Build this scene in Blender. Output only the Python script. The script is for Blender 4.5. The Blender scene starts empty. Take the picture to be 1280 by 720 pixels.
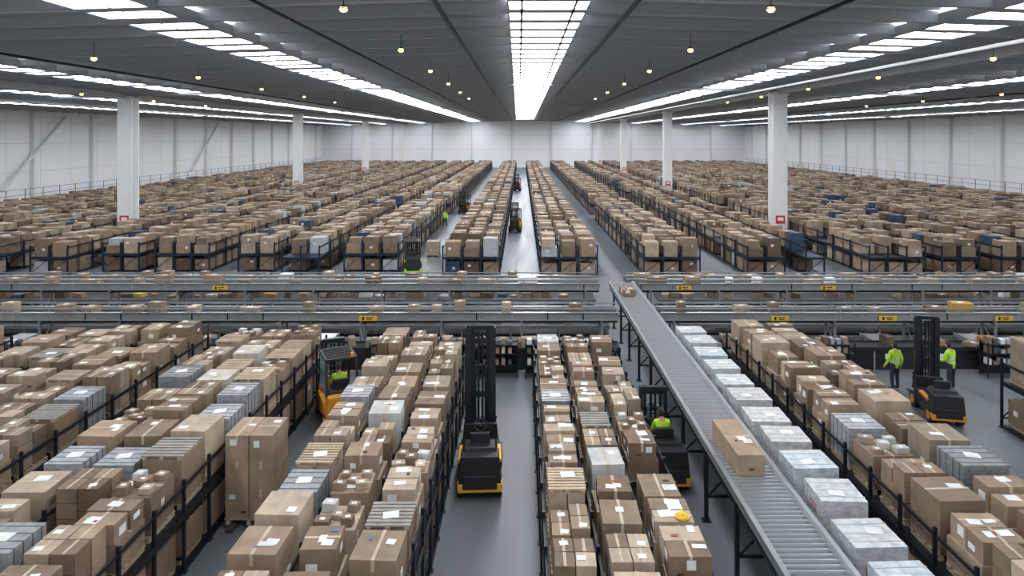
import bpy, math, random
from mathutils import Vector, Matrix
random.seed(11)
R = random.random
def U(a, b): return random.uniform(a, b)
scene = bpy.context.scene
scene.view_settings.view_transform = 'Standard'
scene.view_settings.look = 'None'
scene.view_settings.exposure = 0.32
COL = scene.collection

# ---------------------------------------------------------------- materials
def mat(name, color=(1, 1, 1), rough=0.7, metal=0.0, nscale=0.0, namt=0.0, attr=False, emis=0.0, ecol=None, bump=0.0, stretch=None, rvar=0.0):
    m = bpy.data.materials.new(name); m.use_nodes = True
    nt = m.node_tree; b = nt.nodes['Principled BSDF']
    b.inputs['Roughness'].default_value = rough
    b.inputs['Metallic'].default_value = metal
    b.inputs['Base Color'].default_value = (*color, 1)
    src = None
    if attr:
        a = nt.nodes.new('ShaderNodeAttribute'); a.attribute_name = 'Col'; src = a.outputs['Color']
    if namt > 0:
        tc = nt.nodes.new('ShaderNodeTexCoord'); mp = nt.nodes.new('ShaderNodeMapping')
        if stretch: mp.inputs['Scale'].default_value = stretch
        nz = nt.nodes.new('ShaderNodeTexNoise'); nz.inputs['Scale'].default_value = nscale; nz.inputs['Detail'].default_value = 5
        nt.links.new(tc.outputs['Object'], mp.inputs[0]); nt.links.new(mp.outputs[0], nz.inputs['Vector'])
        mr = nt.nodes.new('ShaderNodeMapRange'); mr.inputs[1].default_value = 0.3; mr.inputs[2].default_value = 0.7
        mr.inputs[3].default_value = 1 - namt; mr.inputs[4].default_value = 1 + namt * 0.5
        nt.links.new(nz.outputs['Fac'], mr.inputs[0])
        mx = nt.nodes.new('ShaderNodeVectorMath'); mx.operation = 'SCALE'
        if src: nt.links.new(src, mx.inputs[0])
        else: mx.inputs[0].default_value = color
        nt.links.new(mr.outputs[0], mx.inputs['Scale']); src = mx.outputs[0]
        if bump > 0:
            bp = nt.nodes.new('ShaderNodeBump'); bp.inputs['Strength'].default_value = bump
            nt.links.new(nz.outputs['Fac'], bp.inputs['Height']); nt.links.new(bp.outputs[0], b.inputs['Normal'])
        if rvar > 0:
            m2 = nt.nodes.new('ShaderNodeMapRange'); m2.inputs[1].default_value = .3; m2.inputs[2].default_value = .7
            m2.inputs[3].default_value = rough - rvar; m2.inputs[4].default_value = rough + rvar
            nt.links.new(nz.outputs['Fac'], m2.inputs[0]); nt.links.new(m2.outputs[0], b.inputs['Roughness'])
    if src: nt.links.new(src, b.inputs['Base Color'])
    if emis > 0:
        b.inputs['Emission Color'].default_value = (*(ecol or color), 1)
        b.inputs['Emission Strength'].default_value = emis
    return m

M_card = mat('cardboard', rough=0.8, attr=True, nscale=2.6, namt=0.24)
M_floor = mat('epoxy_floor', (0.150, 0.166, 0.188), 0.42, 0, 1.1, 0.2, bump=0.01, stretch=(1, .08, 1), rvar=.08)
M_wall = mat('white_wall_panel', (0.86, 0.88, 0.905), 0.6, 0, 0.15, 0.04)
M_walltrim = mat('wall_steel_trim', (0.66, 0.68, 0.71), 0.5)
M_deck = mat('roof_deck', (0.68, 0.70, 0.72), 0.5, 0.0, 0.5, 0.1)
M_purlin = mat('roof_steel', (0.40, 0.415, 0.43), 0.5, 0.0)
M_bar = mat('skylight_bar', (0.40, 0.42, 0.44), 0.5)
M_white = mat('white_steel', (0.80, 0.81, 0.82), 0.5, 0, 1.0, 0.04)
M_sky = mat('skylight_glazing', (0.9, 0.95, 1.0), 0.4, emis=10.5, ecol=(0.93, 0.97, 1.0))
M_lamp = mat('warm_lamp', (1, 0.8, 0.5), 0.4, emis=9.0, ecol=(1.0, 0.6, 0.2))
M_rack = mat('dark_rack_steel', (0.016, 0.020, 0.027), 0.45, 0.4, 3, 0.1)
M_rackb = mat('blue_rack_steel', (0.013, 0.026, 0.050), 0.45, 0.3, 3, 0.1)
M_galv = mat('galvanised_steel', (0.33, 0.345, 0.36), 0.4, 0.4, 1.5, 0.12)
M_roller = mat('roller_steel', (0.48, 0.50, 0.52), 0.3, 0.75)
M_belt = mat('belt_rubber', (0.03, 0.034, 0.04), 0.6, 0, 2, 0.15)
M_black = mat('black_plastic', (0.014, 0.015, 0.017), 0.5)
M_yel = mat('yellow_paint', (0.78, 0.48, 0.03), 0.45)
M_org = mat('orange_paint', (0.70, 0.27, 0.03), 0.4)
M_blue = mat('blue_glass', (0.12, 0.22, 0.30), 0.2)
M_red = mat('red_sign', (0.60, 0.04, 0.03), 0.5)
M_vis = mat('hi_vis_fabric', (0.48, 0.85, 0.03), 0.8, 0, 20, 0.1)
M_tape = mat('reflective_tape', (0.7, 0.72, 0.7), 0.4)
M_trou = mat('navy_trousers', (0.03, 0.04, 0.06), 0.9)
M_skin = mat('skin', (0.50, 0.31, 0.22), 0.6)
M_hair = mat('dark_hair', (0.03, 0.02, 0.015), 0.7)
M_boot = mat('boot_leather', (0.03, 0.025, 0.02), 0.6)
M_chrome = mat('mast_steel', (0.028, 0.031, 0.037), 0.35, 0.5)
M_fence = mat('fence_steel', (0.16, 0.17, 0.19), 0.5, 0.2)

def wrap_mat():
    m = bpy.data.materials.new('printed_wrap'); m.use_nodes = True
    nt = m.node_tree; b = nt.nodes['Principled BSDF']; b.inputs['Roughness'].default_value = 0.35
    tc = nt.nodes.new('ShaderNodeTexCoord')
    mp = nt.nodes.new('ShaderNodeMapping'); mp.inputs['Scale'].default_value = (1, 1, 2.5)
    n1 = nt.nodes.new('ShaderNodeTexNoise'); n1.inputs['Scale'].default_value = 5.5; n1.inputs['Detail'].default_value = 4; n1.inputs['Distortion'].default_value = 0.2
    r1 = nt.nodes.new('ShaderNodeValToRGB')
    e = r1.color_ramp.elements
    e[0].position = 0.30; e[0].color = (0.34, 0.365, 0.39, 1); e[1].position = 0.62; e[1].color = (0.60, 0.615, 0.62, 1)
    nt.links.new(tc.outputs['Object'], mp.inputs[0]); nt.links.new(mp.outputs[0], n1.inputs['Vector']); nt.links.new(n1.outputs['Fac'], r1.inputs[0])
    a = nt.nodes.new('ShaderNodeAttribute'); a.attribute_name = 'Col'
    mx = nt.nodes.new('ShaderNodeVectorMath'); mx.operation = 'MULTIPLY'
    nt.links.new(r1.outputs[0], mx.inputs[0]); nt.links.new(a.outputs['Color'], mx.inputs[1])
    nt.links.new(mx.outputs[0], b.inputs['Base Color'])
    return m
M_wrap = wrap_mat()

# ---------------------------------------------------------------- mesh builder
FQ = [(0, 3, 2, 1), (4, 5, 6, 7), (0, 1, 5, 4), (1, 2, 6, 5), (2, 3, 7, 6), (3, 0, 4, 7)]
class MB:
    def __init__(s): s.v = []; s.f = []; s.m = []; s.c = []
    def box(s, cx, cy, cz, sx, sy, sz, m=0, c=(1, 1, 1), rz=0.0, t=1.0, nb=False):
        n = len(s.v); hx, hy, hz = sx / 2, sy / 2, sz / 2
        ca, sa = math.cos(rz), math.sin(rz)
        for z, k in ((-hz, 1), (hz, t)):
            for x, y in ((-hx, -hy), (hx, -hy), (hx, hy), (-hx, hy)):
                x *= k; y *= k
                s.v.append((cx + x * ca - y * sa, cy + x * sa + y * ca, cz + z))
        for q in (FQ[1:] if nb else FQ):
            s.f.append(tuple(n + i for i in q)); s.m.append(m); s.c.append(c)
    def hexa(s, pts, m=0, c=(1, 1, 1)):
        n = len(s.v); s.v.extend([tuple(p) for p in pts])
        for q in FQ: s.f.append(tuple(n + i for i in q)); s.m.append(m); s.c.append(c)
    def beam(s, p0, p1, w, h, m=0, c=(1, 1, 1)):
        p0 = Vector(p0); p1 = Vector(p1); d = (p1 - p0).normalized()
        up = Vector((0, 0, 1)) if abs(d.z) < 0.95 else Vector((0, 1, 0))
        a = d.cross(up).normalized() * w / 2; b = a.cross(d).normalized() * h / 2
        s.hexa([p0 - a - b, p0 + a - b, p1 + a - b, p1 - a - b, p0 - a + b, p0 + a + b, p1 + a + b, p1 - a + b], m, c)
    def cyl(s, p0, p1, r, seg=10, m=0, c=(1, 1, 1), r1=None):
        p0 = Vector(p0); p1 = Vector(p1); d = (p1 - p0).normalized(); r1 = r if r1 is None else r1
        up = Vector((0, 0, 1)) if abs(d.z) < 0.95 else Vector((0, 1, 0))
        a = d.cross(up).normalized(); b = a.cross(d).normalized(); n = len(s.v)
        for p, rr in ((p0, r), (p1, r1)):
            for i in range(seg):
                t = 2 * math.pi * i / seg
                s.v.append(tuple(p + a * rr * math.cos(t) + b * rr * math.sin(t)))
        for i in range(seg):
            j = (i + 1) % seg
            s.f.append((n + i, n + j, n + seg + j, n + seg + i)); s.m.append(m); s.c.append(c)
        s.f.append(tuple(n + i for i in range(seg))[::-1]); s.m.append(m); s.c.append(c)
        s.f.append(tuple(n + seg + i for i in range(seg))); s.m.append(m); s.c.append(c)
    def quad(s, pts, m=0, c=(1, 1, 1)):
        n = len(s.v); s.v.extend([tuple(p) for p in pts]); s.f.append(tuple(range(n, n + len(pts)))); s.m.append(m); s.c.append(c)
    def sph(s, cx, cy, cz, rx, ry, rz, m=0, seg=14, rings=9, z0=-1.0, c=(1, 1, 1)):
        n = len(s.v)
        for i in range(rings + 1):
            th = math.acos(z0) * (1 - i / rings)
            for j in range(seg):
                ph = 2 * math.pi * j / seg
                s.v.append((cx + rx * math.sin(th) * math.cos(ph), cy + ry * math.sin(th) * math.sin(ph), cz + rz * math.cos(th)))
        for i in range(rings):
            for j in range(seg):
                k = (j + 1) % seg
                s.f.append((n + i * seg + j, n + i * seg + k, n + (i + 1) * seg + k, n + (i + 1) * seg + j)); s.m.append(m); s.c.append(c)
    def obj(s, name, mats, parent=None, bevel=0, smooth=False, loc=None):
        me = bpy.data.meshes.new(name); me.from_pydata(s.v, [], s.f)
        for mm in mats: me.materials.append(mm)
        me.polygons.foreach_set('material_index', s.m)
        ca = me.color_attributes.new('Col', 'FLOAT_COLOR', 'CORNER')
        arr = []
        for f, c in zip(s.f, s.c): arr.extend((c[0], c[1], c[2], 1.0) * len(f))
        ca.data.foreach_set('color', arr)
        if smooth: me.polygons.foreach_set('use_smooth', [True] * len(s.f))
        me.update()
        o = bpy.data.objects.new(name, me); COL.objects.link(o)
        if bevel:
            b = o.modifiers.new('bevel', 'BEVEL'); b.width = bevel; b.segments = 2; b.limit_method = 'ANGLE'
        if parent: o.parent = parent
        if loc: o.location = loc
        return o
def empty(name, loc=(0, 0, 0), rz=0):
    e = bpy.data.objects.new(name, None); COL.objects.link(e); e.location = loc; e.rotation_euler = (0, 0, rz); e.empty_display_size = 0.3
    return e

# ---------------------------------------------------------------- camera
H = 9.5
cam = bpy.data.cameras.new('camera'); co = bpy.data.objects.new('camera', cam); COL.objects.link(co)
co.location = (0, 0, H); co.rotation_euler = (math.radians(90), 0, 0)
cam.sensor_width = 36; cam.lens = 850 / 1280 * 36; cam.shift_x = -12 / 1280; cam.shift_y = -190 / 1280; cam.clip_end = 600
scene.camera = co

# ---------------------------------------------------------------- room shell
XL, XR, Y0, YB = -60.0, 67.0, -14.0, 205.0
def zc(x): return 14.2 - 0.028 * abs(x - 1.0)
b = MB(); b.box((XL + XR) / 2, (Y0 + YB) / 2, -0.1, XR - XL + 2, YB - Y0 + 2, 0.2); b.obj('floor', [M_floor])

def wall(name, x=None, y=None):
    b = MB()
    if x is not None:
        s = 1 if x > 0 else -1
        h = zc(x) + 0.9
        b.box(x + s * 0.15, (Y0 + YB) / 2, h / 2, 0.3, YB - Y0, h, 0)
        yy = Y0 + 6
        while yy < YB:
            b.box(x - s * 0.28, yy, zc(x) / 2, 0.5, 0.45, zc(x), 2); yy += 11.4
        for z in (5.2, 8.6, 11.2):
            b.box(x - s * 0.05, (Y0 + YB) / 2, z, 0.08, YB - Y0, 0.07, 1)
        yy = Y0 + 1.9
        while yy < YB:
            b.box(x - s * 0.012, yy, h / 2, 0.02, 0.035, h, 1); yy += 5.7
    else:
        zt = 14.2
        b.quad([(XL, y, 0), (XR, y, 0), (XR, y, zc(XR) + .9), (1, y, zt + .9), (XL, y, zc(XL) + .9)], 0)
        xx = XL + 9
        while xx < XR:
            b.box(xx, y - 0.3, zc(xx) / 2, 0.4, 0.5, zc(xx), 1); xx += 12
        for z in (5.5, 9.8): b.box((XL + XR) / 2, y - 0.06, z, XR - XL, 0.1, 0.12, 1)
    return b.obj(name, [M_wall, M_walltrim, M_white])
wall('wall_left', x=XL); wall('wall_right', x=XR); wall('wall_back', y=YB)
b = MB()
for (ya, yb2) in ((77.5, 88.5), (122, 133)):
    b.beam((XL + 0.75, ya, 3.2), (XL + 0.75, yb2, 12.0), 0.28, 0.28)
b.obj('wall_brace', [M_walltrim])

# corrugated deck (ceiling)
b = MB(); y = Y0; prof = []
while y < YB + 0.5:
    prof += [(y, 0), (y + 0.22, 0), (y + 0.30, 0.09), (y + 0.52, 0.09)]; y += 0.6
for i in range(len(prof) - 1):
    (ya, za), (yb2, zb) = prof[i], prof[i + 1]
    for x0, x1 in ((XL, 1.0), (1.0, XR)):
        b.quad([(x0, ya, zc(x0) + .5 + za), (x1, ya, zc(x1) + .5 + za), (x1, yb2, zc(x1) + .5 + zb), (x0, yb2, zc(x0) + .5 + zb)])
b.obj('ceiling', [M_deck])
b = MB(); y = 14.0
while y < YB:
    for x0, x1 in ((XL, 1.0), (1.0, XR)):
        b.beam((x0, y, zc(x0) + .28), (x1, y, zc(x1) + .28), 0.06, 0.40)
        b.beam((x0, y, zc(x0) + .06), (x1, y, zc(x1) + .06), 0.24, 0.04)
    y += 3.0
for yy in (60, 105.5, 151, 196.5):
    for x0, x1 in ((XL, 1.0), (1.0, XR)):
        b.beam((x0, yy, zc(x0) - .05), (x1, yy, zc(x1) - .05), 0.4, 0.3)
b.obj('roof_purlins', [M_purlin])
b = MB()
for x, w, dz, m in ((-34.7, .35, -.2, 0), (22.6, .35, -.2, 0), (-2.9, .12, -.1, 1), (3.9, .12, -.1, 1), (-8.5, .08, -.15, 1), (10.4, .1, -.15, 1), (-24, .1, -.2, 1), (40, .1, -.2, 1)):
    b.beam((x, Y0, zc(x) + dz), (x, YB, zc(x) + dz), w, w * 1.2, m)
b.obj('roof_girders', [M_purlin, M_rack])
b = MB()
for x, dz in ((19.6, -.45), (52, -.4), (-44, -.4)):
    b.cyl((x, Y0, zc(x) + dz), (x, YB, zc(x) + dz), 0.09, 8)
b.obj('ceiling_pipe', [M_white])
# skylights : glazing, bars and side curbs added to keep panel glow off the deck
for xc, wn, wf in ((0.95, 2.55, 5.2), (-13.6, 2.4, 3.4), (17.2, 2.4, 3.4), (-29, 1.8, 2.4), (33, 1.8, 2.4), (-40, 1.5, 1.9), (-50, 1.5, 1.9), (47, 1.6, 2.0), (58, 1.5, 1.9)):
    b = MB(); y = -8.0; P = 2.2; mid = xc == 0.95; k2 = 0
    while y < YB - (17 if mid else 6):
        t = max(y, 0) / YB; w = wn + (wf - wn) * t
        x0, x1 = xc - w / 2, xc + w / 2
        z0, z1 = (zc(x0) - .03, zc(x1) - .03)
        if mid: z0 = z1 = 14.12
        gap = (not mid) and (k2 % 4 == 3)
        b.quad([(x0 + .05, y, z0), (x0 + .05, y + P, z0), (x1 - .05, y + P, z1), (x1 - .05, y, z1)], 0)
        b.beam((x0, y, z0 - .02), (x1, y, z1 - .02), 1.2 if gap else 0.66, 0.04, 1)
        b.box(x0, y + P / 2, z0 + .2, .05, P, .45, 1); b.box(x1, y + P / 2, z1 + .2, .05, P, .45, 1)
        for k in ((.17, .83) if mid else (.5,)):
            b.beam((x0 + w * k, y, z0 + (z1 - z0) * k - .02), (x0 + w * k, y + P, z0 + (z1 - z0) * k - .02), 0.09, 0.04, 1)
        y += P; k2 += 1
    b.obj('skylight', [M_sky, M_bar])
b = MB()
for x in (-5.5, 7.7, -19.5, 21.5, -33, 36):
    y = 21
    while y < 75:
        z = zc(x) - 0.6
        b.cyl((x, y, z + .75), (x, y, z + 0.12), 0.015, 6, 1)
        b.cyl((x, y, z + 0.12), (x, y, z), 0.07, 12, 1, r1=0.14)
        b.sph(x, y, z, .13, .13, .10, 0, 12, 6)
        y += 10
b.obj('pendant_lamps', [M_lamp, M_black])
COLS = [(-34.7, 60), (-34.7, 105.5), (-34.7, 151), (-34.7, 196), (22.6, 60), (22.6, 105.5), (22.6, 151), (22.6, 196)]
for (x, y) in COLS:
    b = MB(); h = zc(x) - 0.2
    b.box(x, y - .55, h / 2, 1.25, .12, h); b.box(x, y + .55, h / 2, 1.25, .12, h); b.box(x, y, h / 2, .3, 1.1, h)
    b.box(x, y, h - .25, 1.6, 1.4, .12); b.box(x, y, .05, 1.7, 1.6, .1)
    b.box(x, y - .63, 2.2, .8, .03, .7, 1); b.box(x, y - .65, 2.25, .5, .03, .3, 0)
    b.obj('steel_column', [M_white, M_red])

# ---------------------------------------------------------------- cartons
def sc(c, k): return (c[0] * k, c[1] * k, c[2] * k)
def ccol():
    k = U(0.62, 1.14); r = R()
    base = (0.335, 0.236, 0.162) if r < .48 else ((0.44, 0.34, 0.253) if r < .82 else (0.22, 0.145, 0.098))
    return sc(base, k)
TAPE = (0.52, 0.42, 0.32); WHITE = (0.78, 0.78, 0.775); WOOD = (0.42, 0.315, 0.215)
def fbox(b, x, y, z0, w, l, h, c=None, rz=0.0):
    if c is None:
        r = R()
        c = ccol() if r < .94 else ((0.04, 0.07, 0.12) if r < .975 else (0.45, 0.47, 0.5))
    b.box(x, y, z0 + h / 2, w, l, h, 0, c, rz, nb=True)
    if R() < .7:
        b.quad([(x - .04, y - l / 2, z0 + h + .004), (x + .04, y - l / 2, z0 + h + .004), (x + .04, y + l / 2, z0 + h + .004), (x - .04, y + l / 2, z0 + h + .004)], 0, TAPE)
    if R() < .45:
        lx = x + U(-.25, .25) * w; ly = y + U(-.2, .2) * l
        b.quad([(lx - .13, ly - .1, z0 + h + .007), (lx + .13, ly - .1, z0 + h + .007), (lx + .13, ly + .1, z0 + h + .007), (lx - .13, ly + .1, z0 + h + .007)], 0, WHITE)
    if R() < .45:
        lz = z0 + h * U(.35, .75); lx = x + U(-.25, .25) * w; yy = y - l / 2 - .006
        b.quad([(lx - .1, yy, lz - .08), (lx + .1, yy, lz - .08), (lx + .1, yy, lz + .08), (lx - .1, yy, lz + .08)], 0, WHITE)
def pallet(b, x, y, z0, w, l, rz=0):
    for k in (-.42, 0, .42): b.box(x + k * w, y, z0 + .05, .09, l, .1, 0, WOOD)
    for k in (-.42, -.21, 0, .21, .42): b.box(x, y + k * l, z0 + .115, w, .12, .03, 0, WOOD)
def carton(b, x, y, z0, w, l, h, rz=0.0, c=None):
    c = c or ccol(); ca, sa = math.cos(rz), math.sin(rz)
    def P(px, py): return (x + px * ca - py * sa, y + px * sa + py * ca)
    b.box(x, y, z0 + h / 2, w, l, h, 0, c, rz)
    d = sc(c, .4); t = z0 + h
    if R() < .5:
        b.box(x, y, t + .002, .016, l, .004, 0, d, rz); b.box(x, y, t + .004, .06, l + .004, .005, 0, TAPE, rz)
        px, py = P(0, -l / 2); b.box(px, py - .002, t - .1, .06, .006, .2, 0, TAPE, rz)
    else:
        b.box(x, y, t + .002, w, .016, .004, 0, d, rz); b.box(x, y, t + .004, w + .004, .06, .005, 0, TAPE, rz)
    for q in range(random.choice((1, 1, 2))):
        px, py = P(U(-.3, .3) * w, U(-.3, .3) * l); b.box(px, py, t + .008 + q * .002, U(.12, .3), U(.1, .24), .004, 0, WHITE, rz + U(-.15, .15))
    if R() < .3:
        px, py = P(U(-.3, .3) * w, U(-.3, .3) * l); b.box(px, py, t + .013, U(.06, .14), U(.05, .1), .004, 0, random.choice(((.4, .08, .04), (.05, .05, .06), (.1, .2, .35))), rz)
    if R() < .6:
        px, py = P(U(-.25, .25) * w, -l / 2 - .003); b.box(px, py, z0 + h * U(.35, .75), U(.12, .2), .006, U(.1, .18), 0, WHITE, rz)
    if R() < .5:
        px, py = P(U(-.3, .3) * w, -l / 2 - .003); b.box(px, py, z0 + h * U(.2, .4), .12, .005, .05, 0, (.06, .05, .04), rz)
    for sx in (-1, 1):
        if R() < .5:
            px, py = P(sx * (w / 2 + .003), U(-.25, .25) * l); b.box(px, py, z0 + h * U(.35, .7), .006, U(.12, .22), U(.1, .18), 0, WHITE, rz)
def near_item(b, x, y, z0, w, l, h):
    pallet(b, x, y, z0, w, l); z = z0 + .13; h -= .13; r = R(); rz = U(-.05, .05)
    if r < .24: carton(b, x, y, z, w * .96, l * .96, h, rz)
    elif r < .48:
        hh = h * U(.45, .6); carton(b, x, y, z, w * .96, l * .96, hh, rz)
        n = random.choice((1, 2, 2))
        if n == 1: carton(b, x + U(-.05, .05), y + U(-.08, .08), z + hh, w * U(.7, .9), l * U(.7, .9), h - hh, U(-.12, .12))
        else:
            for k in (-1, 1): carton(b, x, y + k * l * .245, z + hh, w * U(.8, .95), l * .46, (h - hh) * U(.8, 1.15), U(-.04, .04))
    elif r < .70:
        for kx in (-1, 1):
            for ky in (-1, 1):
                c = ccol(); nn = random.choice((2, 3)); hk = h * random.choice((1, 1, 1, .85))
                for j in range(nn): b.box(x + kx * w * .24, y + ky * l * .24, z + hk * (j + .5) / nn, w * .455, l * .455, hk / nn - .016, 0, sc(c, U(.85, 1.1)), U(-.04, .04))
                b.box(x + kx * w * .24, y + ky * l * .24, z + hk - .005, .05, l * .45, .004, 0, TAPE)
                if R() < .6: b.box(x + kx * w * .24 + U(-.08, .08), y + ky * l * .24 + U(-.1, .1), z + hk, .15, .13, .004, 0, WHITE, U(-.2, .2))
    elif r < .87:
        hh = h - .1; c = ccol()
        if R() < .6:
            for k in (-1, 1): b.box(x + k * w * .24, y, z + hh / 2, w * .455, l * .94, hh, 0, sc(c, U(.85, 1.1)))
        else: b.box(x, y, z + hh / 2, w * .94, l * .94, hh, 0, c)
        for k in (-.42, 0, .42): b.box(x + k * w, y, z + hh + .03, .08, l, .06, 0, WOOD)
        n = random.choice((6, 7, 8)); s = U(.75, 1.1); wc = random.choice(((0.48, 0.365, 0.26), (0.44, 0.34, 0.25), (.32, .295, .275)))
        for i in range(n): b.box(x + U(-.01, .01), y + ((i + .5) / n - .5) * l, z + hh + .073, w, l / n * .64, .025, 0, sc(wc, s * U(.88, 1.12)), U(-.012, .012))
        if R() < .7: b.box(x + U(-.1, .1), y + U(-.2, .2), z + hh + .09, .3, .24, .008, 0, WHITE, U(-.3, .3))
    elif r < .92:
        g = U(.45, .8); b.box(x, y, z + h / 2, w * .96, l * .96, h, 1, (g * .85, g * .86, g * .89))
        for k in (-.35, -.12, .12, .35): b.box(x, y + k * l, z + h + .003, w * .97, .02, .006, 0, (.1, .1, .11)); b.box(x, y + k * l, z + h / 2, w * .975, .02, h, 0, (.1, .1, .11))
        b.box(x, y, z + h + .008, .3, .25, .006, 0, WHITE, U(-.3, .3))
    elif r < .94:
        carton(b, x, y, z, w * .94, l * .94, h, rz, random.choice(((.50, .50, .485), (.45, .46, .46), (.54, .49, .43))))
    else:   # closed carton with small parcels lying on top
        carton(b, x, y, z, w * .96, l * .96, h * .82, rz)
        for i in range(5):
            px = x + (-.28, .28, 0, -.28, .28)[i] * w; py = y + (-.3, -.28, 0, .3, .28)[i] * l
            hh = U(.08, .17); b.box(px, py, z + h * .82 + .012 + hh / 2, w * U(.24, .34), l * U(.18, .26), hh, 0, ccol() if R() < .75 else (.5, .5, .49), U(-.3, .3))
            b.box(px, py, z + h * .82 + .014 + hh, .1, .08, .004, 0, WHITE, U(-.3, .3))

def rack_near(xs, cw, y0, y1, pitch, hm=(.9, 1.15), wrap=False, name='pallet_rack', bname='palletised_cartons', zs=1.27, lower=True, skip=0.03):
    b = MB(); f = MB()
    n = int((y1 - y0) / pitch)
    for i, x in enumerate(xs):
        for j in range(n):
            y = y0 + (j + .5) * pitch
            if wrap:
                h = U(*hm); g = U(.88, 1.06); tint = random.choice(((1, 1, 1), (.90, .96, 1.0), (1, .96, .93)))
                c = sc(tint, g)
                w = cw * U(.78, .86); l = pitch * U(.64, .72); rz = U(-.05, .05)
                b.box(x, y, zs + .02 + h / 2, w, l, h, 1, c, rz)
                for k in (-.3, .3):
                    b.box(x, y + k * l, zs + .02 + h / 2, w + .01, .03, h + .01, 0, (.45, .47, .49), rz)
                b.box(x, y, zs + .02 + h + .003, w * .9, .05, .006, 0, (.5, .52, .55), rz)
                for k in range(3):
                    cc = random.choice(((.35, .37, .38), (.38, .25, .22), (.25, .33, .40), (.27, .38, .38)))
                    b.box(x + U(-.2, .2), y - l / 2 - .004 - k * .001, zs + h * U(.25, .8), U(.12, .35), .006, U(.06, .22), 0, cc, rz)
                    b.box(x - w / 2 - .004 - k * .001, y + U(-.2, .2), zs + h * U(.25, .8), .006, U(.12, .4), U(.06, .22), 0, cc, rz)
                b.box(x + U(-.15, .15), y + U(-.15, .15), zs + .02 + h + .008, .3, .22, .004, 0, WHITE, U(-.3, .3))
                carton(b, x, y, .16, w * .95, l, .85)
            else:
                if R() > skip: near_item(b, x, y, zs + .02, cw * U(.76, .85), pitch * U(.74, .86), U(*hm))
                if lower:
                    pallet(b, x, y, .08, cw * .8, pitch * .82)
                    carton(b, x, y, .22, cw * .8, pitch * .82, U(.6, .85), U(-.03, .03))
    edges = sorted(set([round(x - cw / 2, 3) for x in xs] + [round(x + cw / 2, 3) for x in xs]))
    e2 = [edges[0]]
    for e in edges[1:]:
        if e - e2[-1] > .2: e2.append(e)
    ph = zs + .75
    for j in range(0, n + 1):
        yy = y0 + j * pitch
        for x in e2:
            f.box(x, yy, ph / 2, .065, .065, ph); f.box(x, yy, .01, .14, .14, .02)
        f.box((e2[0] + e2[-1]) / 2, yy, zs - .06, e2[-1] - e2[0], .05, .08)
        if j % 2 == 0:
            f.box((e2[0] + e2[-1]) / 2, yy, .3, e2[-1] - e2[0], .04, .05)
            for a, c in zip(e2[:-1], e2[1:]): f.beam((a, yy, .3), (c, yy, zs - .1), .03, .03)
    L = n * pitch
    for x in e2:
        f.box(x, y0 + L / 2, zs - .05, .06, L, .13); f.box(x, y0 + L / 2, .05, .06, L, .06); f.box(x, y0 + L / 2, zs + .6, .035, L, .06)
    for x in xs: f.box(x, y0 + L / 2, zs + .005, cw - .02, L, .02); f.box(x, y0 + L / 2, .07, cw - .02, L, .02)
    f.obj(name, [M_rack]); b.obj(bname, [M_card, M_wrap])

rack_near([0.92, 1.88, 2.84], .96, 9.0, 26.0, 1.14)
rack_near([-2.5, -3.52, -4.56], 1.02, 9.0, 26.0, 1.17)
rack_near([-7.9, -9.0, -10.1], 1.10, 10.0, 26.0, 1.2, hm=(.95, 1.25))
rack_near([-12.4, -13.5, -14.6, -15.7, -16.8], 1.10, 12.5, 26.0, 1.2, hm=(.95, 1.25))
rack_near([8.5, 9.8], 1.2, 9.4, 26.3, 1.2, hm=(.95, 1.3))
rack_near([6.42], 1.15, 9.3, 27.0, 1.32, hm=(1.0, 1.15), wrap=True, name='wrapped_goods_rack', bname='wrapped_cartons', zs=1.1)
rack_near([16.3, 17.55], 1.25, 17.0, 22.4, 1.3, hm=(1.1, 1.5), zs=1.5)
rack_near([-19.6, -20.7, -21.8], 1.1, 17.0, 26.0, 1.2, hm=(.95, 1.25))

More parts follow.
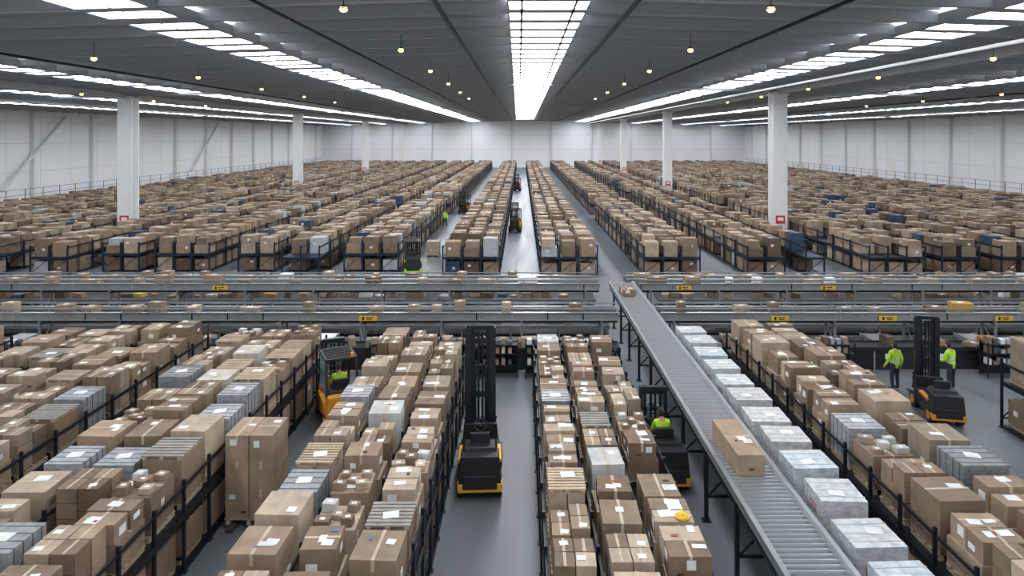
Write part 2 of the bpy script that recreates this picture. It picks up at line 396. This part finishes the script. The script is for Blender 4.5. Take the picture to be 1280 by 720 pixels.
# ---------------------------------------------------------------- far racks
def far_rack(xs, y0=46.0, y1=199.0, cw=1.25, aisle=None, h2=(.95, 1.25)):
    b = MB(); f = MB(); pitch = 1.35; n = int((y1 - y0) / pitch)
    x0, x1 = min(xs) - cw / 2, max(xs) + cw / 2
    near_edge = min(xs, key=abs)
    def blocked(x, y): return bool(aisle and aisle[0] < y < aisle[1])
    for j in range(n):
        y = y0 + (j + .5) * pitch
        if R() < .04: continue
        for x in xs:
            if blocked(x, y): continue
            if R() > .08:
                h = U(*h2)
                if R() < .3:
                    hh = h * U(.5, .6); fbox(b, x, y, 1.3, cw * .80, pitch * .78, hh)
                    fbox(b, x + U(-.08, .08), y + U(-.1, .1), 1.3 + hh, cw * U(.6, .78), pitch * U(.55, .75), h - hh)
                else: fbox(b, x + U(-.03, .03), y, 1.3, cw * U(.70, .82), pitch * U(.64, .80), h, rz=U(-.04, .04))
            if j < 2 or x == near_edge or (aisle and 0 < y - aisle[1] < 2.8):
                if R() > .06: fbox(b, x, y, .14, cw * .8, pitch * U(.64, .80), U(.7, .95))
    segs = [(y0, y0 + n * pitch)] if not aisle else [(y0, aisle[0]), (aisle[1], y0 + n * pitch)]
    edges = [x0 + i * (x1 - x0) / len(xs) for i in range(len(xs) + 1)]
    for ya, yb2 in segs:
        yy = ya
        while yy <= yb2 + .1:
            for x in edges: f.box(x, yy, 1.05, .09, .09, 2.1, nb=True)
            if yy < ya + 4:
                for a, c in zip(edges[:-1], edges[1:]): f.beam((a, yy, .2), (c, yy, 1.2), .04, .04); f.box((a + c) / 2, yy, 1.22, c - a, .06, .14)
            yy += 2.7
        for x in edges:
            f.box(x, (ya + yb2) / 2, 1.22, .07, yb2 - ya, .16)
            f.box(x, (ya + yb2) / 2, 1.95, .05, yb2 - ya, .09)
            f.box(x, (ya + yb2) / 2, .1, .07, yb2 - ya, .06)
        for x in xs: f.box(x, (ya + yb2) / 2, 1.27, cw - .1, yb2 - ya, .02)
    f.obj('pallet_rack', [M_rackb]); b.obj('palletised_cartons', [M_card])
far_rack([-2.1, -3.4, -4.7]); far_rack([1.9, 3.2, 4.5])
def block(x, lim, s, gaps):
    k = 0; cx = -34.7 if s < 0 else 22.6
    while abs(x) < lim:
        n = (2, 2, 2, 3)[k % 4] if k else 3
        xs = [x + s * i * 1.27 for i in range(n)]
        if abs(xs[-1]) > lim: break
        bad = [q for q in xs if abs(q - cx) < 1.5]
        if bad:
            xs = [q for q in xs if abs(q) < abs(cx) - 1.5]
            if xs: far_rack(xs, y0=46.0, aisle=(78, 82))
            x = cx + s * 1.55; k += 1; continue
        far_rack(xs, y0=46.0 + random.choice((0, 0, 1.4)), aisle=((78, 82), (96, 100), (120, 124))[k % 3])
        x = xs[-1] + s * (1.27 + (gaps[k] if k < len(gaps) else (1.1, 1.5, 2.0)[k % 3])); k += 1
block(-9.2, 57, -1, [1.3, 1.0]); block(8.9, 64, 1, [3.2, 1.4])

for x in (XL + 1.6, XR - 1.6):
    b = MB(); y = 20
    while y < 200: b.box(x, y, 1.65, .06, .06, 3.3); y += 3.0
    for z in (1.2, 1.9, 2.6, 3.25): b.box(x, 109, z, .04, 180, .045)
    b.obj('safety_fence', [M_fence])

# ---------------------------------------------------------------- conveyors
def elevated(x0, x1, y, z, dep=1.0):
    b = MB(); L = x1 - x0; xc = (x0 + x1) / 2
    b.box(xc, y, z - .04, L, dep - .1, .06, 1)
    for s in (-1, 1):
        yy = y + s * dep / 2
        b.box(xc, yy, z - .03, L, .05, .30, 0); b.box(xc, yy + s * .03, z + .13, L, .14, .03, 3); b.box(xc, yy + s * .03, z - .19, L, .09, .03, 0)
        b.box(xc, yy, z + .29, L, .04, .05, 0)
        x = x0 + .1
        while x < x1: b.box(x, yy, z + .2, .04, .04, .2, 0); b.box(x, yy + s * .03, z - .03, .05, .02, .28, 2 if R() < .3 else 3); x += 1.5
    b.box(xc, y - .1, z - .34, L, .14, .1, 2)
    x = x0 + .6
    while x < x1:
        for s in (-1, 1):
            b.box(x, y + s * (dep / 2 - .08), (z - .18) / 2, .09, .09, z - .18, 0); b.box(x, y + s * (dep / 2 - .08), .01, .22, .22, .02, 0)
        b.box(x, y, z - .42, .07, dep, .07, 0); b.box(x, y, .5, .05, dep, .05, 0)
        b.beam((x, y - dep / 2 + .1, .5), (x, y + dep / 2 - .1, z - .45), .04, .04, 0)
        x += 3.4
    b.obj('elevated_conveyor', [M_galv, M_belt, M_rack, M_roller])
segs = [(-45, 3.9, 34.4, 2.02), (5.85, 50, 34.4, 2.02), (-38, 4.1, 29.2, 1.92), (5.85, 42, 29.2, 1.92), (-46, 4.0, 38.6, 1.35), (5.85, 50, 38.6, 1.35)]
for s in segs: elevated(*s)
b = MB()
for px, d, z in ((275, 33.8, 1.95), (855, 33.8, 1.95), (1035, 33.8, 1.95), (460, 28.6, 1.83), (975, 28.6, 1.83), (1110, 28.6, 1.83), (1255, 28.6, 1.83)):
    x = (px - 652) * d / 850
    b.box(x, d, z, .75, .03, .2, 0)
    b.box(x - .2, d - .02, z, .08, .01, .14, 1, rz=0); b.box(x + .06, d - .02, z + .03, .3, .01, .04, 1); b.box(x + .06, d - .02, z - .05, .2, .01, .03, 1)
b.obj('conveyor_warning_signs', [M_yel, M_black])
def lowbelt(x0, x1, y, z=.9, dep=1.2, parcels=.6, panel=True):
    b = MB(); p = MB(); xc = (x0 + x1) / 2; L = x1 - x0
    b.box(xc, y, z - .05, L, dep, .08, 1)
    for s in (-1, 1): b.box(xc, y + s * dep / 2, z - .03, L, .05, .16, 0 if not panel else 2)
    if panel: b.box(xc, y - dep / 2 + .06, z / 2 - .04, L, .04, z - .16, 2)
    else: b.box(xc, y, z * .4, L, dep * .5, .12, 2)
    x = x0 + .3
    while x < x1:
        for s in (-1, 1): b.box(x, y + s * (dep / 2 - .03), (z - .1) / 2, .07, .07, z - .1, 0)
        if panel and R() < .35: b.box(x + .6, y - dep / 2 + .03, z * .62, .3, .012, .22, 3)
        x += 2.2
    b.obj('sorting_conveyor', [M_galv, M_belt, M_black, M_white])
    x = x0 + .5
    while x < x1 - .5:
        if R() < parcels:
            w, l, h = U(.25, .7), U(.25, .7), U(.12, .45); r = R()
            c = ccol() if r < .78 else random.choice((WHITE, (.5, .34, .06), (.08, .1, .14), (.42, .2, .06), (.3, .32, .35)))
            yy = y + U(-.2, .2)
            p.box(x, yy, z - .01 + h / 2, w, l, h, 0, c, U(-.5, .5), t=U(.93, 1))
            if R() < .6: p.box(x, yy, z - .01 + h + .004, w * .4, l * .3, .004, 0, WHITE, U(-.5, .5))
        x += U(.5, 1.0)
    p.obj('parcels', [M_card])
lowbelt(-34, 4.0, 27.9, .9, .9, .7); lowbelt(7.4, 36, 28.0, .9, .9, .45)
lowbelt(-36, 4.0, 31.6, .9, 1.7, .9, False); lowbelt(7.2, 40, 31.8, .9, 1.7, .8, False)
lowbelt(-42, 3.9, 36.4, .9, 1.5, .9, False); lowbelt(7.2, 44, 36.4, .9, 1.5, .8, False)
lowbelt(-44, -7, 41.2, .8, 1.5, .6, False); lowbelt(8, 48, 41.2, .8, 1.5, .6, False)
b = MB()
for xc in (-27, -22, -17.5, -12.6, -8.6, 9.3, 11.0, 15.6, 19.8, 24, 29):
    for sx in (-.42, .42): b.box(xc + sx, 29.55, .62, .06, 1.9, .14, 0)
    y = 28.7
    while y < 30.4: b.cyl((xc - .4, y, .64), (xc + .4, y, .64), .045, 8, 1); y += .14
    for sx in (-.4, .4):
        for yy in (28.9, 30.3): b.box(xc + sx, yy, .28, .06, .06, .56, 0)
b.obj('feeder_roller_conveyors', [M_galv, M_roller])
b = MB()
for (x0, x1, y, z) in segs:
    x = x0 + 1
    while x < x1 - 1:
        w, l, h = U(.35, 1.0), U(.3, .6), U(.2, .5)
        yy = y + U(-.1, .1)
        b.box(x, yy, z - .005 + h / 2, w, l, h, 0, ccol() if R() < .88 else random.choice((WHITE, (.5, .3, .08), (.2, .22, .25))), U(-.3, .3))
        b.box(x, yy, z - .003 + h, w * .3, l * .4, .004, 0, WHITE)
        x += U(.9, 3.2)
b.obj('parcels', [M_card])
b = MB(); p = MB()
for xc in (-5.2, -2.6, -0.9, 0.9, 2.6, 12.3, 19.0, 21, -11.5, -19.5):
    y = 26.85
    for z in (.5, .95, 1.3): b.box(xc, y, z, 1.5, .5, .03, 0)
    for sx in (-.74, .74):
        for sy in (-.24, .24): b.box(xc + sx, y + sy, .7, .04, .04, 1.4, 0)
    b.box(xc, y + .25, .7, 1.5, .02, 1.3, 0)
    for z in (.515, .965, 1.315):
        x = xc - .6
        while x < xc + .6:
            h = U(.1, .28); p.box(x, y, z + h / 2, U(.12, .22), U(.2, .35), h, 0, random.choice((ccol(), ccol(), WHITE, (.1, .11, .13), (.4, .42, .45)))); x += .26
b.obj('packing_shelf', [M_rack]); p.obj('small_goods', [M_card])

b = MB(); CX, CW, CZ = 5.12, 1.06, 1.92
y = 9.0
while y < 34.9:
    b.cyl((CX - CW / 2, y, CZ), (CX + CW / 2, y, CZ), .05, 10, 1); y += .155
for s in (-1, 1):
    b.box(CX + s * (CW / 2 + .04), 21.9, CZ - .02, .08, 26.2, .22, 0); b.box(CX + s * (CW / 2 + .07), 21.9, CZ + .1, .1, 26.2, .03, 0)
    b.box(CX + s * (CW / 2 + .03), 21.9, CZ - .28, .05, 26.2, .06, 2)
y = 9.6
while y < 34:
    for s in (-1, 1):
        b.box(CX + s * (CW / 2 + .03), y, (CZ - .1) / 2, .09, .09, CZ - .1, 2); b.box(CX + s * (CW / 2 + .03), y, .01, .22, .22, .02, 2)
    b.box(CX, y, .6, CW, .05, .06, 2); b.box(CX, y, CZ - .2, CW, .06, .08, 2)
    b.beam((CX - CW / 2, y, .6), (CX + CW / 2, y, CZ - .25), .04, .04, 2)
    y += 2.4
b.obj('roller_conveyor', [M_galv, M_roller, M_rack])
b = MB(); carton(b, CX - .05, 16.0, CZ + .055, .60, 1.9, .46, .02, (0.37, 0.26, 0.175)); b.obj('long_carton', [M_card], bevel=.01)
b = MB(); carton(b, CX - .1, 32.3, CZ + .055, .6, .8, .3, .1); b.obj('carton', [M_card])

b = MB(); pallet(b, -7.0, 54, 0, 1.1, 1.1); carton(b, -7.0, 54, .13, 1.0, 1.0, 1.05); b.obj('cardboard_box', [M_card])
b = MB(); X, Y = -6.6, 17.0
pallet(b, X, Y, 0.1, 1.2, 1.15)
z = .23
for hh in (.72, .68, .62):
    carton(b, X - .29, Y, z, .56, 1.1, hh, 0, (.37, .262, .178)); carton(b, X + .29, Y, z, .56, 1.1, hh, 0, (.32, .225, .153)); z += hh
for s in (-.4, .4): b.box(X + s, Y, .05, .16, 1.5, .1, 0, (.05, .05, .05))
b.obj('carton_stack', [M_card], bevel=.008)

# ---------------------------------------------------------------- people
def skin_obj(verts, radii, edges, root=0, sub=2):
    me = bpy.data.meshes.new('tmp'); me.from_pydata(verts, edges, [])
    o = bpy.data.objects.new('tmp', me); COL.objects.link(o)
    o.modifiers.new('skin', 'SKIN')
    if not me.skin_vertices: me.skin_vertices.new()
    for i, r in enumerate(radii):
        r = r if isinstance(r, tuple) else (r, r)
        me.skin_vertices[0].data[i].radius = r; me.skin_vertices[0].data[i].use_root = (i == root)
    s = o.modifiers.new('sub', 'SUBSURF'); s.levels = sub; s.render_levels = sub
    dg = bpy.context.evaluated_depsgraph_get(); dg.update()
    res = bpy.data.meshes.new_from_object(o.evaluated_get(dg))
    bpy.data.objects.remove(o); return res
def seg_d(p, a, b2):
    ab = b2 - a; t = max(0, min(1, (p - a).dot(ab) / ab.length_squared)); return (p - (a + ab * t)).length
def person_meshes(pose):
    if pose == 'sit':
        hz = .55
        J = dict(pel=(0, 0, hz), sp=(0, -.02, hz + .2), ch=(0, 0, hz + .42), nk=(0, .02, hz + .57), hb=(0, .03, hz + .64))
        legs = {s: [(s * .1, 0, hz - .01), (s * .15, .42, hz + .02), (s * .14, .46, hz - .40), (s * .15, .64, hz - .45)] for s in (-1, 1)}
        arms = {s: [(s * .18, 0, hz + .48), (s * .25, .1, hz + .22), (s * .16, .36, hz + .27)] for s in (-1, 1)}
    else:
        hz = .93
        lean = .05 if pose == 'lean' else 0
        J = dict(pel=(0, 0, hz), sp=(0, lean * .3, hz + .2), ch=(0, lean, hz + .42), nk=(0, lean * 1.5, hz + .58), hb=(0, lean * 2 + .01, hz + .64))
        st = .10 if pose == 'walk' else .02
        legs = {s: [(s * .1, 0, hz - .03), (s * .13, s * st * .6 + .02, .49), (s * .16, s * st * 2 - .02, .09), (s * .19, s * st * 2 + .17, .045)] for s in (-1, 1)}
        if pose == 'lean': arms = {s: [(s * .19, lean, hz + .49), (s * .27, lean + .02, hz + .2), (s * .17, lean + .27, hz + .12)] for s in (-1, 1)}
        else: arms = {s: [(s * .19, 0, hz + .49), (s * .27, -.02 - s * .04, hz + .2), (s * .28, .1 - s * .08, hz - .05)] for s in (-1, 1)}
    V = []; Rr = []; E = []; names = {}
    def av(k, p, r): names[k] = len(V); V.append(p); Rr.append(r); return names[k]
    av('pel', J['pel'], (.165, .125)); av('sp', J['sp'], (.16, .12)); av('ch', J['ch'], (.185, .13)); av('nk', J['nk'], (.06, .06)); av('hb', J['hb'], (.055, .058))
    E += [(0, 1), (1, 2), (2, 3), (3, 4)]
    for s in (-1, 1):
        a = av(('h', s), legs[s][0], .105); k = av(('k', s), legs[s][1], .075); an = av(('a', s), legs[s][2], .052); t = av(('t', s), legs[s][3], (.05, .04))
        E += [(0, a), (a, k), (k, an), (an, t)]
        a = av(('s', s), arms[s][0], .08); k = av(('e', s), arms[s][1], .06); w = av(('w', s), arms[s][2], .038)
        E += [(2, a), (a, k), (k, w)]
    me = skin_obj(V, Rr, E)
    Vv = [Vector(v) for v in V]
    regs = []
    for s in (-1, 1):
        regs += [(Vv[names['h', s]], Vv[names['k', s]], 1), (Vv[names['k', s]], Vv[names['a', s]], 1), (Vv[names['a', s]] - Vector((0, 0, .02)), Vv[names['t', s]], 3),
                 (Vv[names['s', s]], Vv[names['e', s]], 0), (Vv[names['e', s]], Vv[names['w', s]], 0)]
    regs += [(Vv[0] - Vector((0, 0, .02)), Vv[1], 0), (Vv[1], Vv[2], 0), (Vv[3], Vv[4], 2)]
    for m in (M_vis, M_trou, M_skin, M_boot, M_tape): me.materials.append(m)
    for pl in me.polygons:
        c = pl.center; best = min(regs, key=lambda g: seg_d(c, g[0], g[1])); k = best[2]
        if k == 0 and abs(c.x) < .22:
            dz = c.z - hz
            if .10 < dz < .15 or .24 < dz < .29: k = 4
        pl.material_index = k; pl.use_smooth = True
    b = MB(); hx, hy, hz2 = J['hb'][0], J['hb'][1] + .015, J['hb'][2] + .10
    b.sph(hx, hy, hz2, .075, .095, .118, 0, 18, 12)
    b.sph(hx, hy + .01, hz2 - .06, .055, .075, .06, 0)
    b.sph(hx, hy - .012, hz2 + .012, .083, .1, .118, 1, 18, 9, z0=-.15)
    b.sph(hx, hy - .03, hz2 - .02, .079, .078, .09, 1)
    b.sph(hx, hy + .1, hz2 - .015, .013, .02, .022, 0)
    for s in (-1, 1):
        b.sph(hx + s * .03, hy + .083, hz2 + .005, .013, .01, .009, 2); b.sph(hx + s * .03, hy + .091, hz2 + .005, .006, .005, .006, 1)
        b.sph(hx + s * .08, hy - .0, hz2 - .005, .012, .022, .034, 0)
    b.sph(hx, hy + .082, hz2 - .055, .025, .01, .007, 3)
    hd = b.obj('head', [M_skin, M_hair, M_white, M_red], smooth=True); hm = hd.data; bpy.data.objects.remove(hd)
    hands = []
    for s in (-1, 1):
        w = Vector(arms[s][2]); e = Vector(arms[s][1]); d = (w - e).normalized(); side = Vector((-s, 0, 0)); side = (side - d * side.dot(d)).normalized()
        verts = [w, w + d * .05, w + d * .09]; rad = [.028, (.04, .02), (.042, .018)]; ed = [(0, 1), (1, 2)]
        lat = side if abs(d.z) < .7 else Vector((0, 1, 0)); lat = (lat - d * lat.dot(d)).normalized(); curl = lat.cross(d); curl = curl if (curl.z < 0 or curl.dot(Vector((-s, 0, 0))) > 0) else -curl
        for i, L in enumerate((.068, .078, .072, .056)):
            o = (1.5 - i) * .02; p1 = w + d * .10 + lat * o; n = len(verts)
            verts += [p1, p1 + d * L * .45 + curl * .012, p1 + d * L * .7 + curl * .04]; rad += [.0095, .009, .008]; ed += [(2, n), (n, n + 1), (n + 1, n + 2)]
        n = len(verts); verts += [w + d * .035 + lat * .035, w + d * .065 + lat * .055 + curl * .015, w + d * .085 + lat * .055 + curl * .03]; rad += [.012, .01, .009]; ed += [(1, n), (n, n + 1), (n + 1, n + 2)]
        m2 = skin_obj([tuple(v) for v in verts], rad, ed, sub=1); m2.materials.append(M_skin)
        for pl in m2.polygons: pl.use_smooth = True
        hands.append(m2)
    return me, hm, hands
PM = {}
def person(name, loc, rz, pose):
    if pose not in PM: PM[pose] = person_meshes(pose)
    e = empty(name, loc, rz)
    for n, m in (('body', PM[pose][0]), ('head', PM[pose][1]), ('hand_left', PM[pose][2][0]), ('hand_right', PM[pose][2][1])):
        o = bpy.data.objects.new(n, m); COL.objects.link(o); o.parent = e
    return e
person('warehouse_worker', (13.97, 25.45, 0), math.radians(15), 'stand')
person('warehouse_worker', (16.05, 25.4, 0), math.radians(25), 'lean')
person('warehouse_worker', (-8.0, 71, 0), math.radians(170), 'walk')

# ---------------------------------------------------------------- forklifts (front = +Y)
def forklift(loc, rz, paint, mast=2.3, fork_z=.15, driver=True, name='forklift', glass=False, chassis=None, guard=True, heavy=False, scale=1.0):
    e = empty(name, loc, rz); chassis = chassis or paint; e.scale = (scale,) * 3
    b = MB()
    b.box(0, -.05, .55, 1.12, 1.5, .5, 2, t=.97); b.box(0, -.95, .72, 1.14, .6, .85, 2, t=.88); b.box(0, -1.22, .5, .9, .12, .35, 1)
    b.box(0, -.95, .35, 1.16, .62, .22, 0)
    for sx in (-1, 1): b.box(sx * .5, -.3, .82, .16, .9, .1, 0)
    b.box(0, -.62, 1.16, .95, .6, .16, 1, t=.85)
    b.box(0, .72, .95, 1.05, .16, .55, 2, t=.9); b.box(0, .15, .81, .85, .9, .03, 1)
    b.obj('body', [paint, M_black, chassis], e, bevel=.04)
    b = MB()
    b.box(0, -.3, .98, .55, .5, .14, 0); b.box(0, -.56, 1.25, .52, .12, .5, 0)
    b.beam((0, .62, 1.1), (0, .4, 1.28), .06, .06, 0)
    for i in range(14):
        a0, a1 = 2 * math.pi * i / 14, 2 * math.pi * (i + 1) / 14
        b.cyl((.17 * math.cos(a0), .4 + .1 * math.sin(a0), 1.3 + .12 * math.sin(a0)), (.17 * math.cos(a1), .4 + .1 * math.sin(a1), 1.3 + .12 * math.sin(a1)), .018, 6)
    b.obj('seat_and_wheel', [M_black], e, bevel=.02)
    b = MB()
    for sx in (-1, 1):
        b.cyl((sx * .38, .72, .32), (sx * .62, .72, .32), .32, 20, 0); b.cyl((sx * .6, .72, .32), (sx * .635, .72, .32), .17, 14, 1)
        b.cyl((sx * .36, -.85, .27), (sx * .58, -.85, .27), .27, 20, 0); b.cyl((sx * .57, -.85, .27), (sx * .6, -.85, .27), .14, 14, 1)
    b.obj('wheels', [M_black, paint], e)
    if guard:
        b = MB(); zt = 2.2
        for sx in (-1, 1):
            b.beam((sx * .5, .72, .9), (sx * .48, .45, zt), .07, .07); b.beam((sx * .5, -.95, 1.1), (sx * .48, -.7, zt), .07, .07)
            b.beam((sx * .48, -.75, zt), (sx * .48, .55, zt), .08, .08)
        b.beam((-.5, .5, zt), (.5, .5, zt), .08, .08); b.beam((-.5, -.72, zt), (.5, -.72, zt), .08, .08)
        for i in range(7): b.beam((-.48, -.55 + i * .16, zt + .02), (.48, -.55 + i * .16, zt + .02), .05, .04)
        b.cyl((0.35, -.7, zt + .03), (0.35, -.7, zt + .17), .05, 10, 1)
        if glass: b.box(-.5, -.1, 1.6, .02, 1.0, 1.0, 2)
        b.obj('overhead_guard', [M_black, M_org, M_blue], e)
    b = MB()
    rw = .17 if heavy else .09
    for sx in (-1, 1):
        b.box(sx * .36, 1.0, mast / 2 + .06, rw, .2, mast - .1, 0); b.box(sx * .23, 1.06, mast / 2 + .12, rw * .8, .12, mast - .1, 0); b.cyl((sx * .15, .98, .2), (sx * .15, .98, mast * .75), .035, 8, 1 if not heavy else 0)
    z = .4
    while z < mast: b.box(0, 1.0, z, .76, .08, .16 if heavy else .1, 0); z += max(.5, mast / 5)
    b.box(0, 1.0, mast, .8, .16, .14, 0)
    b.cyl((0.06, .96, .4), (0.06, .96, mast - .1), .035, 6, 0); b.cyl((-.06, .96, .4), (-.06, .96, mast - .1), .035, 6, 0)
    b.obj('mast', [M_chrome, M_roller], e)
    b = MB(); fz = fork_z
    for z in (fz + .15, fz + .5): b.box(0, 1.16, z, .98, .06, .1)
    for i in range(6): b.box(-.45 + i * .18, 1.16, fz + .75, .03, .03, .6)
    b.box(0, 1.16, fz + 1.05, .98, .04, .05)
    for sx in (-1, 1): b.box(sx * .28, 1.22, fz + .25, .12, .05, .6); b.box(sx * .28, 1.75, fz, .12, 1.1, .045, t=.98)
    b.obj('forks', [M_black], e)
    if driver:
        d = person('forklift_driver', (0, 0, 0), 0, 'sit')
        d.matrix_world = Matrix.Translation(loc) @ Matrix.Rotation(rz, 4, 'Z') @ Matrix.Scale(scale, 4) @ Matrix.Translation((0, -.28, .52))
    return e
forklift((-1.15, 18.9, 0), math.radians(3), M_yel, mast=3.9, driver=False, name='reach_truck', chassis=M_black, heavy=True, guard=False)
forklift((-6.2, 22.9, 0), math.radians(25), M_org, mast=2.35, driver=True, glass=True, chassis=M_org)
forklift((3.9, 19.2, 0), math.radians(0), M_org, mast=2.0, guard=False, chassis=M_black, scale=1.0)
forklift((14.15, 23.2, 0), math.radians(-12), M_org, mast=3.5, driver=False, name='stacker_truck', chassis=M_black, guard=False, heavy=True, scale=.88)
forklift((-7.6, 47.5, 0), math.radians(10), M_vis, mast=2.2, chassis=M_black, driver=False)
forklift((-0.6, 68, 0), math.radians(175), M_yel, mast=2.9)
forklift((-0.7, 118, 0), math.radians(175), M_org, mast=2.9, driver=False)
forklift((-7.0, 84, 0), math.radians(170), M_org, mast=2.7)

dg = bpy.context.evaluated_depsgraph_get(); dg.update()
def hat(x, y):
    ok, loc, *_ = scene.ray_cast(dg, Vector((x, y, 5)), Vector((0, 0, -1)))
    b = MB(); b.sph(0, 0, 0, .11, .13, .10, 0, 20, 8, z0=0.0); b.cyl((0, .02, 0), (0, .02, .012), .14, 20); b.box(0, 0, .098, .03, .17, .02)
    b.obj('hard_hat', [M_yel], loc=(x, y, loc.z + .006))
hat(3.0, 12.7)

w = bpy.data.worlds.new('world'); scene.world = w; w.use_nodes = True
bg = w.node_tree.nodes['Background']; bg.inputs[0].default_value = (0.88, 0.94, 1.0, 1); bg.inputs[1].default_value = 0.6
